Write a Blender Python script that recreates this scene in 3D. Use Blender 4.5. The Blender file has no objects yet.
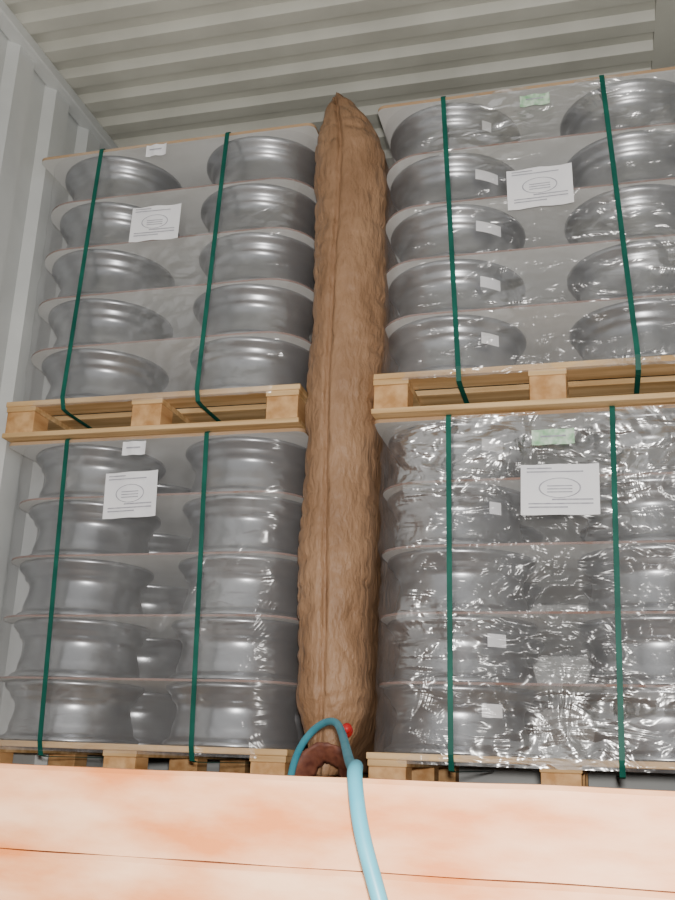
import bpy, bmesh, math, random
from mathutils import Matrix, Vector, noise
random.seed(7)
col=bpy.context.scene.collection
# ---------------- camera ----------------
P=[0.8241,-3.0466,0.1151,0.2651,0.3052,0.0358,982.1]
yaw,pitch,roll=P[3:6]
fw=Vector((-math.sin(yaw)*math.cos(pitch),math.cos(yaw)*math.cos(pitch),math.sin(pitch)))
r0=Vector((math.cos(yaw),math.sin(yaw),0)); u0=r0.cross(fw)
r=r0*math.cos(roll)+u0*math.sin(roll); u=-r0*math.sin(roll)+u0*math.cos(roll)
cam=bpy.data.cameras.new("camera"); co=bpy.data.objects.new("camera",cam); col.objects.link(co)
co.matrix_world=Matrix(((r.x,u.x,-fw.x,P[0]),(r.y,u.y,-fw.y,P[1]),(r.z,u.z,-fw.z,P[2]),(0,0,0,1)))
cam.sensor_fit='VERTICAL'; cam.sensor_height=24; cam.lens=P[6]*24/900; cam.clip_start=0.01
bpy.context.scene.camera=co
# ---------------- materials ----------------
def nmat(name):
    m=bpy.data.materials.new(name); m.use_nodes=True; nt=m.node_tree
    return m,nt,nt.nodes["Principled BSDF"],nt.nodes["Material Output"]
def N(nt,t,**kw):
    n=nt.nodes.new(t)
    for k,v in kw.items():
        if k in n.inputs: n.inputs[k].default_value=v
        else: setattr(n,k,v)
    return n
def coords(nt,scale=(1,1,1)):
    tc=N(nt,'ShaderNodeTexCoord'); mp=N(nt,'ShaderNodeMapping'); mp.inputs['Scale'].default_value=scale
    nt.links.new(tc.outputs['Object'],mp.inputs['Vector']); return mp.outputs['Vector']
def noisy(name,c1,c2,scale=(3,3,3),nscale=1.0,rough=.6,metal=0,bump=0,detail=6,bscale=None,lo=.35,hi=.65,spec=None,bdist=.01):
    m,nt,b,o=nmat(name)
    v=coords(nt,scale); n=N(nt,'ShaderNodeTexNoise'); n.inputs['Scale'].default_value=nscale; n.inputs['Detail'].default_value=detail
    nt.links.new(v,n.inputs['Vector'])
    cr=N(nt,'ShaderNodeValToRGB'); cr.color_ramp.elements[0].position=lo; cr.color_ramp.elements[1].position=hi
    cr.color_ramp.elements[0].color=(*c1,1); cr.color_ramp.elements[1].color=(*c2,1)
    nt.links.new(n.outputs['Fac'],cr.inputs['Fac']); nt.links.new(cr.outputs['Color'],b.inputs['Base Color'])
    b.inputs['Roughness'].default_value=rough; b.inputs['Metallic'].default_value=metal
    if spec is not None: b.inputs['Specular IOR Level'].default_value=spec
    if bump:
        n2=n
        if bscale:
            n2=N(nt,'ShaderNodeTexNoise'); n2.inputs['Scale'].default_value=bscale; n2.inputs['Detail'].default_value=5
            nt.links.new(v,n2.inputs['Vector'])
        bp=N(nt,'ShaderNodeBump'); bp.inputs['Strength'].default_value=bump; bp.inputs['Distance'].default_value=bdist
        nt.links.new(n2.outputs['Fac'],bp.inputs['Height']); nt.links.new(bp.outputs['Normal'],b.inputs['Normal'])
    return m
M_alloy=noisy("alloy_silver",(.28,.29,.31),(.38,.39,.41),(6,6,6),1,rough=.31,metal=.88)
M_sep=noisy("separator_sheet_face",(.58,.58,.56),(.68,.68,.66),(4,4,4),1,rough=.7)
M_edge=noisy("separator_sheet_edge",(.20,.12,.10),(.29,.19,.16),(4,4,4),1,rough=.8)
M_lid=noisy("lid_board_edge",(.40,.25,.14),(.52,.36,.22),(2,8,8),1,rough=.8)
M_wood=noisy("pine_wood",(.50,.30,.12),(.78,.54,.28),(2,25,25),1,rough=.7,bump=.2)
M_block=noisy("pine_block",(.46,.23,.08),(.70,.43,.20),(20,4,20),1,rough=.75,bump=.2)
M_kraft=noisy("kraft_paper",(.23,.125,.063),(.335,.195,.108),(3,3,1.2),2.5,rough=.52,bump=1.0,bscale=11,bdist=.018,spec=.45)
M_strap=noisy("green_strap",(.0,.075,.055),(.005,.12,.085),(5,5,5),2,rough=.5,spec=.25)
M_paper=noisy("label_paper",(.86,.86,.90),(.92,.92,.94),(9,9,9),1,rough=.5)
M_ink=noisy("label_ink",(.30,.30,.36),(.45,.45,.5),(30,30,30),2,rough=.7)
M_grn=noisy("green_sticker",(.25,.52,.28),(.70,.86,.70),(40,40,40),1,rough=.6)
M_ceil=noisy("ceiling_paint",(.45,.45,.40),(.56,.56,.50),(1.5,1.5,1.5),1.5,rough=.42,bump=.05)
M_wall=noisy("wall_paint",(.53,.55,.55),(.65,.67,.66),(1.5,1.5,1.5),1.5,rough=.5,bump=.05)
M_floor=noisy("floor_ply",(.22,.13,.08),(.33,.2,.12),(2,14,2),1,rough=.7,bump=.1)
M_board=noisy("planed_timber",(.58,.185,.045),(.77,.46,.27),(2.2,6,7),1.9,rough=.6,bump=.5,lo=.38,hi=.66,detail=8)
M_hose=noisy("blue_hose_pvc",(.04,.27,.37),(.08,.34,.43),(6,6,6),2,rough=.42)
M_red=noisy("red_valve_plastic",(.42,.01,.012),(.5,.02,.02),(6,6,6),2,rough=.4)
M_maroon=noisy("dark_bag_tail",(.10,.028,.018),(.20,.07,.04),(16,16,16),2,rough=.6)
M_ground=noisy("concrete_ground",(.35,.34,.32),(.45,.44,.42),(3,3,3),1,rough=.9,bump=.1)
M_steel=noisy("sill_steel",(.2,.22,.25),(.3,.32,.34),(3,3,3),1,rough=.6,metal=.3)
def film(name,haze,glo,ghi,bdist,thr):
    m,nt,b,o=nmat(name)
    v=coords(nt,(1,1,1.0))
    n=N(nt,'ShaderNodeTexNoise'); n.inputs['Scale'].default_value=5; n.inputs['Detail'].default_value=3; n.inputs['Distortion'].default_value=1.2
    nt.links.new(v,n.inputs['Vector'])
    mp=N(nt,'ShaderNodeMapping'); mp.inputs['Rotation'].default_value=(0,.5,0); mp.inputs['Scale'].default_value=(6,6,20); nt.links.new(v,mp.inputs['Vector'])
    n2=N(nt,'ShaderNodeTexNoise'); n2.inputs['Scale'].default_value=1; n2.inputs['Detail'].default_value=2; n2.inputs['Distortion'].default_value=.8; nt.links.new(mp.outputs[0],n2.inputs['Vector'])
    ad=N(nt,'ShaderNodeMath',operation='MULTIPLY_ADD'); nt.links.new(n2.outputs['Fac'],ad.inputs[0]); ad.inputs[1].default_value=.6; nt.links.new(n.outputs['Fac'],ad.inputs[2])
    bp=N(nt,'ShaderNodeBump'); bp.inputs['Strength'].default_value=1; bp.inputs['Distance'].default_value=bdist
    nt.links.new(ad.outputs[0],bp.inputs['Height'])
    b.inputs['Base Color'].default_value=(.85,.86,.9,1); b.inputs['Roughness'].default_value=.5
    tr=N(nt,'ShaderNodeBsdfTransparent'); mx=N(nt,'ShaderNodeMixShader'); mx.inputs[0].default_value=haze
    nt.links.new(tr.outputs[0],mx.inputs[1]); nt.links.new(b.outputs[0],mx.inputs[2])
    gl=N(nt,'ShaderNodeBsdfGlossy'); gl.inputs['Roughness'].default_value=.24; gl.inputs['Color'].default_value=(1,1,1,1)
    nt.links.new(bp.outputs['Normal'],gl.inputs['Normal'])
    n4=N(nt,'ShaderNodeTexNoise'); n4.inputs['Scale'].default_value=2.3; n4.inputs['Detail'].default_value=3; nt.links.new(v,n4.inputs['Vector'])
    cr=N(nt,'ShaderNodeMapRange'); cr.inputs['From Min'].default_value=thr; cr.inputs['From Max'].default_value=thr+.14
    cr.inputs['To Min'].default_value=glo; cr.inputs['To Max'].default_value=ghi; nt.links.new(n4.outputs['Fac'],cr.inputs['Value'])
    m2=N(nt,'ShaderNodeMixShader'); nt.links.new(cr.outputs[0],m2.inputs[0]); nt.links.new(mx.outputs[0],m2.inputs[1]); nt.links.new(gl.outputs[0],m2.inputs[2])
    nt.links.new(m2.outputs[0],o.inputs['Surface']); return m
M_film=film("stretch_film",.085,.03,.13,.022,.48)
M_film2=film("stretch_film_crinkled",.085,.04,.34,.035,.5)
# ---------------- helpers ----------------
def mk(name,verts,faces,mat,parent=None,smooth=False,mats=None,fm=None):
    me=bpy.data.meshes.new(name); me.from_pydata(verts,[],faces); me.update()
    for m in (mats or [mat]): me.materials.append(m)
    if fm:
        for p,i in zip(me.polygons,fm): p.material_index=i
    if smooth: me.polygons.foreach_set('use_smooth',[True]*len(me.polygons))
    ob=bpy.data.objects.new(name,me); col.objects.link(ob)
    if parent: ob.parent=parent
    return ob
def empty(name,loc=(0,0,0)):
    e=bpy.data.objects.new(name,None); col.objects.link(e); e.empty_display_size=.05; return e
class B:
    def __init__(s): s.v=[];s.f=[];s.m=[]
    def box(s,x0,x1,y0,y1,z0,z1,mi=0,c=.0):
        b=len(s.v)
        s.v+=[(x,y,z) for x in (x0,x1) for y in (y0,y1) for z in (z0,z1)]
        for q in ((0,1,3,2),(4,6,7,5),(0,4,5,1),(2,3,7,6),(0,2,6,4),(1,5,7,3)):
            s.f.append(tuple(b+i for i in q)); s.m.append(mi)
    def make(s,name,mats,parent=None,bevel=0):
        o=mk(name,s.v,s.f,None,parent,mats=mats,fm=s.m)
        if bevel:
            md=o.modifiers.new('bev','BEVEL'); md.width=bevel; md.segments=2
        return o
# ---------------- room shell ----------------
WL,WR,ZC,YF,YB=-1.30,1.36,2.83,-1.65,1.45
XP=1.13
def corr_profile(a,b,per,dep):
    pts=[];y=a
    while y<b:
        for t,d in ((0,0),(.38,0),(.5,dep),(.88,dep)): 
            if y+t*per<b: pts.append((y+t*per,d))
        y+=per
    pts.append((b,0)); return pts
pr=corr_profile(YF,YB,.168,.034)
v=[];f=[]
for (y,d) in pr: v+=[(WL,y,ZC+d),(XP,y,ZC+d)]
for i in range(len(pr)-1): f.append((2*i,2*i+1,2*i+3,2*i+2))
b=len(v); v+=[(XP,YF,ZC-.004),(WR,YF,ZC-.004),(WR,YB,ZC-.004),(XP,YB,ZC-.004)]; f.append((b,b+1,b+2,b+3))
b=len(v); v+=[(XP,YF,ZC-.004),(XP,YB,ZC-.004),(XP,YB,ZC+.04),(XP,YF,ZC+.04)]; f.append((b,b+1,b+2,b+3))
b=len(v); v+=[(WL-.05,YF,ZC+.06),(WR+.05,YF,ZC+.06),(WR+.05,YB,ZC+.06),(WL-.05,YB,ZC+.06)]; f.append((b,b+1,b+2,b+3))
mk("ceiling",v,f,M_ceil)
for nm,X,sg in (("wall_left",WL,-1),("wall_right",WR,1)):
    pr=corr_profile(YF,YB,.28,.036); v=[];f=[]
    for (y,d) in pr: v+=[(X+sg*d,y,0),(X+sg*d,y,ZC+.03)]
    for i in range(len(pr)-1): f.append((2*i,2*i+1,2*i+3,2*i+2))
    mk(nm,v,f,M_wall)
bb=B(); bb.box(WL-.04,WR+.04,YB,YB+.03,0,ZC+.03); bb.make("wall_back",[M_wall])
bb=B(); bb.box(WL-.04,WR+.04,YF,YB,-.03,0); bb.make("floor",[M_floor])
bb=B(); bb.box(WL-.03,WL+.035,YF,YB,ZC-.05,ZC); bb.make("trim_1",[M_wall],bevel=.006)
bb=B(); bb.box(WR-.035,WR+.03,YF,YB,ZC-.05,ZC); bb.make("trim_2",[M_wall],bevel=.006)
bb=B(); bb.box(WL-.06,WR+.06,YF-.05,YF,-.18,.0); bb.make("trim_3",[M_steel],bevel=.006)
bb=B(); bb.box(-8,8,-9,YF-.05,-1.35,-1.3); bb.make("ground",[M_ground])
# ---------------- wheel mesh ----------------
def wheel_mesh():
    R=.246;H=.199
    prof=[(.222,H-.004),(.230,H),(R-.003,H),(R,H-.004),(R,H-.012),(R-.004,H-.018),(.236,H-.024),(.228,H-.032),(.2225,H-.040),(.2205,H-.050),(.213,H-.057),(.205,H-.066),(.202,H-.080),(.203,H-.098),(.208,H-.118),(.213,H-.134),(.217,H-.148),(.219,H-.168),(.225,H-.177),(R-.009,H-.183),(R-.004,H-.189),(R-.004,H-.196),(R-.008,.0),(.222,.0),(.214,.004),(.206,.02),(.198,.05),(.192,.09),(.192,.13),(.202,.16),(.212,.18)]
    n=56; v=[];f=[];k=len(prof)
    for i in range(n):
        a=2*math.pi*i/n
        for (rr,z) in prof: v.append((rr*math.cos(a),rr*math.sin(a),z))
    for i in range(n):
        j=(i+1)%n
        for q in range(k): f.append((i*k+q,j*k+q,j*k+(q+1)%k,i*k+(q+1)%k))
    def ring(rr,z0,z1,m=24):
        b=len(v)
        for i in range(m):
            a=2*math.pi*i/m; c,s=math.cos(a),math.sin(a)
            v.extend([(rr*c,rr*s,z0),(rr*c,rr*s,z1)])
        for i in range(m):
            j=(i+1)%m; f.append((b+2*i,b+2*j,b+2*j+1,b+2*i+1))
        f.append(tuple(b+2*i for i in range(m))); f.append(tuple(b+2*i+1 for i in range(m)))
    ring(.075,.02,.06); ring(.034,.015,.065)
    for sidx in range(5):
        a=2*math.pi*sidx/5; c,s=math.cos(a),math.sin(a)
        b=len(v)
        for (rr,w,z0,z1) in ((.06,.03,.022,.058),(.13,.022,.014,.045),(.200,.032,.008,.04)):
            for (t,z) in ((-w,z0),(w,z0),(w,z1),(-w,z1)): v.append((rr*c-t*s,rr*s+t*c,z))
        for g in range(2):
            for q in range(4): f.append((b+g*4+q,b+g*4+(q+1)%4,b+g*4+4+(q+1)%4,b+g*4+4+q))
        f.append((b,b+1,b+2,b+3)); f.append((b+8,b+9,b+10,b+11))
    me=bpy.data.meshes.new("alloy_wheel"); me.from_pydata(v,[],f); me.materials.append(M_alloy)
    me.polygons.foreach_set('use_smooth',[len(p.vertices)==4 for p in me.polygons]); me.update()
    me.set_sharp_from_angle(angle=math.radians(50))
    return me
WM=wheel_mesh()
def rrect(x0,x1,y0,y1,rad,n=8):
    pts=[]
    for cx,cy,a0 in ((x1-rad,y0+rad,-90),(x1-rad,y1-rad,0),(x0+rad,y1-rad,90),(x0+rad,y0+rad,180)):
        for i in range(n+1):
            a=math.radians(a0+90*i/n); pts.append((cx+rad*math.cos(a),cy+rad*math.sin(a)))
    return pts
def slab(name,x0,x1,y0,y1,z0,z1,rad,medge,parent):
    pts=rrect(x0,x1,y0,y1,rad); n=len(pts)
    v=[(x,y,z0) for x,y in pts]+[(x,y,z1) for x,y in pts]
    f=[tuple(range(n-1,-1,-1)),tuple(range(n,2*n))]+[(i,(i+1)%n,n+(i+1)%n,n+i) for i in range(n)]
    return mk(name,v,f,None,parent,mats=[M_sep,medge],fm=[0,0]+[1]*n)
def pallet(x0,x1,y0,z0,skip=False):
    b=B(); y1=y0+1.16; L=x1-x0
    nb=7; bw=.12; gap=(1.16-nb*bw)/(nb-1)
    for i in range(nb): b.box(x0,x1,y0+i*(bw+gap),y0+i*(bw+gap)+bw,z0+.120,z0+.140)
    xs=(x0+.004,(x0+x1)/2-.06,x1-.124); ys=(y0+.006,y0+.53,y1-.106)
    for x in xs:
        b.box(x,x+.12,y0+.002,y1-.002,z0+.1,z0+.12)
        for y in ys: b.box(x+.003,x+.117,y,y+.10,z0+.018,z0+.1,1)
    for y in (y0,y0+.53,y1-.1): b.box(x0,x1,y,y+.1,z0,z0+.018)
    return b.make("wooden_pallet",[M_wood,M_block],bevel=.003)
def film_wrap(x0,x1,y0,z0,z1,mat,amp,seed,parent):
    y1=y0+1.16; g=.004
    X0,X1,Y0,Y1=x0-g,x1+g,y0-g-.004,y1+g
    rad=.16; pts=[]
    def seg(a,b,n): 
        for i in range(n): t=i/n; pts.append((a[0]+(b[0]-a[0])*t,a[1]+(b[1]-a[1])*t))
    def arc(cx,cy,a0,n):
        for i in range(n):
            a=math.radians(a0+90*i/n); pts.append((cx+rad*math.cos(a),cy+rad*math.sin(a)))
    seg((X0+rad,Y0),(X1-rad,Y0),90); arc(X1-rad,Y0+rad,-90,14); seg((X1,Y0+rad),(X1,Y1-rad),24); arc(X1-rad,Y1-rad,0,6)
    seg((X1-rad,Y1),(X0+rad,Y1),12); arc(X0+rad,Y1-rad,90,6); seg((X0,Y1-rad),(X0,Y0+rad),24); arc(X0+rad,Y0+rad,180,14)
    n=len(pts); rows=90; v=[];f=[]
    for j in range(rows+1):
        z=z0+(z1-z0)*j/rows
        for (x,y) in pts:
            front=max(0,min(1,(y0+.2-y)/.2))
            nz=noise.noise(Vector((x*5+seed,y*5,z*9)))*.6+abs(noise.noise(Vector((x*14+seed,y*9+z*4,z*16))))*.9-.1
            d=amp*nz
            v.append((x+(d*.4 if x<x0+.05 else (-d*.4 if x>x1-.05 else 0)), y+front*max(-.004,d), z))
    for j in range(rows):
        for i in range(n):
            k=(i+1)%n; f.append((j*n+i,j*n+k,(j+1)*n+k,(j+1)*n+i))
    return mk("stretch_wrap_film",v,f,mat,parent,True)
def ribbon(name,path,w,mat):
    v=[];f=[]
    t=.0012
    for i,(x,y,z) in enumerate(path):
        a=Vector(path[max(0,i-1)]);c=Vector(path[min(len(path)-1,i+1)]); d=(c-a).normalized()
        nn=Vector((1,0,0)).cross(d).normalized()*t; s=Vector((w/2,0,0)); p=Vector((x,y,z))
        v+=[tuple(p-s-nn),tuple(p+s-nn),tuple(p+s+nn),tuple(p-s+nn)]
    for i in range(len(path)-1):
        for q in range(4): f.append((4*i+q,4*i+(q+1)%4,4*i+4+(q+1)%4,4*i+4+q))
    f+=[(0,1,2,3),tuple(4*len(path)-4+q for q in range(4))]
    return mk(name,v,f,mat)
def sticker(wx,wy,z,a0,a1,parent):
    v=[];f=[];rr=.2235
    for i in range(6):
        a=math.radians(a0+(a1-a0)*i/5)
        v+=[(wx+rr*math.cos(a),wy+rr*math.sin(a),z+.110),(wx+rr*math.cos(a),wy+rr*math.sin(a),z+.150)]
    for i in range(5): f.append((2*i,2*i+2,2*i+3,2*i+1))
    mk("wheel_sticker",v,f,M_paper,parent)
LX=(-1.27,-.13); RX=(.13,1.27)
LW=(-1.02,-.395); RW=(.38,1.01)
def load(xr,wxs,y0,z0,lh,mat,amp,seed,straps,stk):
    pallet(xr[0],xr[1],y0,z0)
    e=empty("alloy_wheel_stack"); zd=z0+.14
    for k in range(5):
        z=zd+k*lh+.001
        for ri,wy in enumerate((y0+.255,y0+.77)):
            for wi,wx in enumerate(wxs):
                o=bpy.data.objects.new("alloy_wheel",WM); col.objects.link(o); o.parent=e
                o.location=(wx+random.uniform(-.007,.007),wy+random.uniform(-.004,.004),z+.0005); o.rotation_euler=(0,0,random.random()*6)
                if ri==0 and wi in stk and random.random()<.85: sticker(o.location.x,o.location.y,z,-60+random.uniform(-6,6),-44+random.uniform(-4,4),e)
        top=(k==4)
        slab("separator_sheet" if not top else "top_cover_board",xr[0]-(.006 if top else -.004),xr[1]+(.006 if top else -.004),y0-(.006 if top else -.001),y0+1.15,z+lh-.0088,z+lh-.0015+(.005 if top else 0),.03 if top else .16,M_lid if top else M_edge,e)
    zt=zd+5*lh
    film_wrap(xr[0],xr[1],y0,zd-.03,zt+.0,mat,amp,seed,e)
    for (xt,xb) in straps:
        yf=y0-.018
        path=[(xt,y0+1.1,zt+.008),(xt,y0+.03,zt+.008),(xt,yf+.008,zt+.006),(xt,yf,zt-.002)]
        for i in range(1,7):
            t=i/6; path.append((xt+(xb-xt)*t,yf-.001,zt-(zt-zd-.0)*t))
        path+=[(xb,yf+.004,zd-.016),(xb,y0-.002,zd-.044),(xb,y0+.03,zd-.048),(xb,y0+1.1,zd-.048)]
        ribbon("green_strap",path,.0165,M_strap)
Y_R=-.04; Y_U=-.05
load(LX,LW,0,0,.210,M_film,.012,1.3,((-1.017,-.981),(-.474,-.443)),())
load(LX,LW,Y_U,1.2,.208,M_film,.012,5.1,((-.992,-1.027),(-.464,-.502)),())
load(RX,RW,Y_R,0,.210,M_film2,.03,9.7,((.381,.388),(.893,.869)),(0,))
load(RX,RW,Y_R+Y_U,1.2,.208,M_film2,.02,14.2,((.369,.420),(.915,.976)),(0,))
# ---------------- labels ----------------
def label(x,y,z,w,h,rot,green=False):
    e=empty("shipping_label"); R=Matrix.Rotation(rot,4,'Y')
    def q(nm,a,b_,c,d,off,m):
        pts=[(a,-off,c),(b_,-off,c),(b_,-off,d),(a,-off,d)]
        mk(nm,[tuple(R@Vector(p)) for p in pts],[(0,1,2,3)],m,e)
    v=[];f=[]
    for i in range(7):
        t=i/6-.5; yy=.004*math.sin(i*1.7)
        for s in (-.5,.5): v.append(tuple(R@Vector((t*w,yy,s*h))))
    for i in range(6): f.append((2*i,2*i+2,2*i+3,2*i+1))
    mk("sheet",v,f,M_grn if green else M_paper,e,True)
    if w>.15:
        for k,(zz,a,b_) in enumerate(((.40,-.42,-.1),(.33,-.42,.3),(-.30,-.40,.42),(-.37,-.4,.1),(-.22,-.1,.42))):
            q("print_line",a*w,b_*w,zz*h,(zz+.025)*h,.006,M_ink)
        v=[];f=[];n=28
        for i in range(n):
            a=2*math.pi*i/n
            for kx in (1,.93): v.append(tuple(R@Vector((w*.27*kx*math.cos(a),-.006,h*.02+h*.2*kx*math.sin(a)))))
        for i in range(n): j=(i+1)%n; f.append((2*i,2*j,2*j+1,2*i+1))
        mk("oval_stamp",v,f,M_ink,e)
        for k in range(3): q("print_bar",(-.16+.0*k)*w,(.16)*w,(-.07+k*.06)*h,(-.05+k*.06)*h,.006,M_ink)
    else:
        q("print_line",-.3*w,.3*w,-.05*h,.06*h,.006,M_ink)
    e.location=(x,y,z)
label(-.719,-.085,2.009,.20,.145,.02)
label(.697,-.13,1.956,.215,.15,-.02)
label(-.734,-.035,.970,.20,.165,-.03)
label(.726,-.08,.925,.235,.16,.02)
label(-.746,-.085,2.33,.085,.05,0)
label(.689,-.13,2.30,.10,.045,0,True)
label(-.738,-.035,1.14,.09,.05,0)
label(.711,-.08,1.095,.13,.05,0,True)
# ---------------- dunnage bag ----------------
def bag():
    NZ=220
    zs=[.07+2.43*i/NZ for i in range(NZ+1)]
    nu=140; v=[];f=[]
    for j,z in enumerate(zs):
        w=.106+.026*min(1,max(0,(z-.2)/1.4))
        tt=min(1,max(0,(2.50-z)/.30)); endT=tt; endB=min(1,max(0,(z-.07)/.24))
        pinch=(.06+.94*math.sin(tt*math.pi/2)**.9)*(.30+.70*math.sin(endB*math.pi/2))
        w*=pinch
        cx=.024-.06*(1-endT)**1.3-.015*(1-endB)+.006*math.sin(z*4+1)
        yfr=-.17+.10*(1-endT)**1.5+.06*(1-endB)
        cyl=yfr+max(w,.05)
        for i in range(nu):
            a=2*math.pi*(i+.5)/nu
            c,s=math.cos(a),math.sin(a)
            if s<0: x=w*c; y=cyl+s*max(w,.05)
            else:
                body=min(w,.112)
                k=min(1,s*3); x=(w*(1-k)+body*k)*(abs(c)**.35)*(1 if c>0 else -1); y=cyl+s*(1.05-cyl)
            q1=1-abs(noise.noise(Vector((x*6+z*5,y*5,z*8))))*3
            q2=1-abs(noise.noise(Vector((x*5-z*6+9,y*4,z*13))))*3
            q3=noise.noise(Vector((x*4,y*3,z*4+7)))
            side=.5+.5*abs(c)
            d=side*(.006*max(0,q1)**2+.0065*max(0,q2)**2)-.012*q3
            fold=.018*math.exp(-((x+.018-.012*math.sin(z*3.1))/.009)**2) if s<0 else 0
            v.append((cx*(1 if s<0 else max(0,1-s*3))+x-c*d, y+(d if s<0 else 0)+fold, z+.010*noise.noise(Vector((x*8,y*3,z*2)))))
    n=len(zs)
    for j in range(n-1):
        for i in range(nu):
            k=(i+1)%nu; f.append((j*nu+i,j*nu+k,(j+1)*nu+k,(j+1)*nu+i))
    f.append(tuple(range(nu))[::-1]); f.append(tuple((n-1)*nu+i for i in range(nu)))
    return mk("dunnage_air_bag",v,f,M_kraft,None,True)
bagob=bag()
def tube(name,pts,rad,mat,parent=None,res=4):
    cu=bpy.data.curves.new(name,'CURVE'); cu.dimensions='3D'; cu.bevel_depth=rad; cu.bevel_resolution=res; cu.resolution_u=12; cu.use_fill_caps=True
    sp=cu.splines.new('NURBS'); sp.points.add(len(pts)-1)
    for p,q in zip(sp.points,pts): p.co=(*q,1)
    sp.use_endpoint_u=True; sp.order_u=3
    cu.materials.append(mat); o=bpy.data.objects.new(name,cu); col.objects.link(o)
    if parent: o.parent=parent
    return o
def lathe(name,prof,mat,parent,n=24):
    v=[];f=[];k=len(prof)
    for i in range(n):
        a=2*math.pi*i/n
        for rr,z in prof: v.append((rr*math.cos(a),rr*math.sin(a),z))
    for i in range(n):
        j=(i+1)%n
        for q in range(k-1): f.append((i*k+q,j*k+q,j*k+q+1,i*k+q+1))
    return mk(name,v,f,mat,parent,True)
vl=lathe("inflation_valve",[(0,0),(.018,0),(.020,.006),(.012,.01),(.010,.03),(.014,.032),(.014,.045),(0,.047)],M_red,bagob)
vl.location=(.098,-.165,.195); vl.rotation_euler=(math.radians(80),0,.3)
v=[];f=[];na=30;nr=6
for i in range(na+1):
    a=math.pi*i/na
    for k in range(nr+1):
        t=k/nr; R1=.108-.055*t; Z1=.150-.055*t
        wob=.006*noise.noise(Vector((i*.5,k*.8,2)))
        v.append((.048+(R1+wob)*math.cos(a),-.215+.05*math.sin(t*math.pi*.5)-.02*math.sin(t*math.pi)+wob,.012+(Z1+wob)*math.sin(a)))
for i in range(na):
    for k in range(nr): b=i*(nr+1)+k; f.append((b,b+1,b+nr+2,b+nr+1))
tf=mk("tail_flap",v,f,M_maroon,bagob,True); md=tf.modifiers.new('s','SOLIDIFY'); md.thickness=.005
tube("inflation_hose",[(-.03,-.28,.02),(-.025,-.30,.07),(.016,-.35,.15),(.078,-.397,.203),(.149,-.488,.214),(.205,-.625,.178),(.345,-1.106,.105),(.44,-1.45,.100),(.505,-1.72,.109),(.518,-1.785,.098),(.534,-1.81,.034),(.562,-1.825,-.037),(.59,-1.83,-.12),(.62,-1.83,-.25)],.010,M_hose,res=6)
# ---------------- timber barrier ----------------
def plank(z0,z1,y0,y1,seed,parent):
    nx=160;v=[];f=[]
    m=6
    sec=[(y0,z0+(z1-z0-.006)*i/m) for i in range(m+1)]+[(y0+.005,z1),(y1,z1),(y1,z0)]
    k=len(sec)
    for i in range(nx+1):
        x=-1.34+2.74*i/nx
        for (y,z) in sec: v.append((x,y+.004*noise.noise(Vector((x*5,z*22,seed))),z+.002*noise.noise(Vector((x*6,y*3,seed+4)))))
    for i in range(nx):
        for q in range(k): f.append((i*k+q,(i+1)*k+q,(i+1)*k+(q+1)%k,i*k+(q+1)%k))
    f.append(tuple(range(k))[::-1]); f.append(tuple(nx*k+q for q in range(k)))
    mk("plank",v,f,M_board,parent,True).data.set_sharp_from_angle(angle=math.radians(35))
e=empty("timber_barrier_board")
plank(-.016,.093,-1.76,-1.705,1,e); plank(-.16,-.017,-1.768,-1.705,5,e)
# ---------------- lights ----------------
w=bpy.data.worlds.new("world"); bpy.context.scene.world=w; w.use_nodes=True
w.node_tree.nodes['Background'].inputs[0].default_value=(1,.985,.955,1); w.node_tree.nodes['Background'].inputs[1].default_value=.82
l=bpy.data.lights.new("camera_flash",'POINT'); l.energy=310; l.shadow_soft_size=.035; l.color=(1,.955,.90)
lo=bpy.data.objects.new("camera_flash",l); col.objects.link(lo); lo.location=Vector(P[:3])+u*.09+r*.02-fw*.01
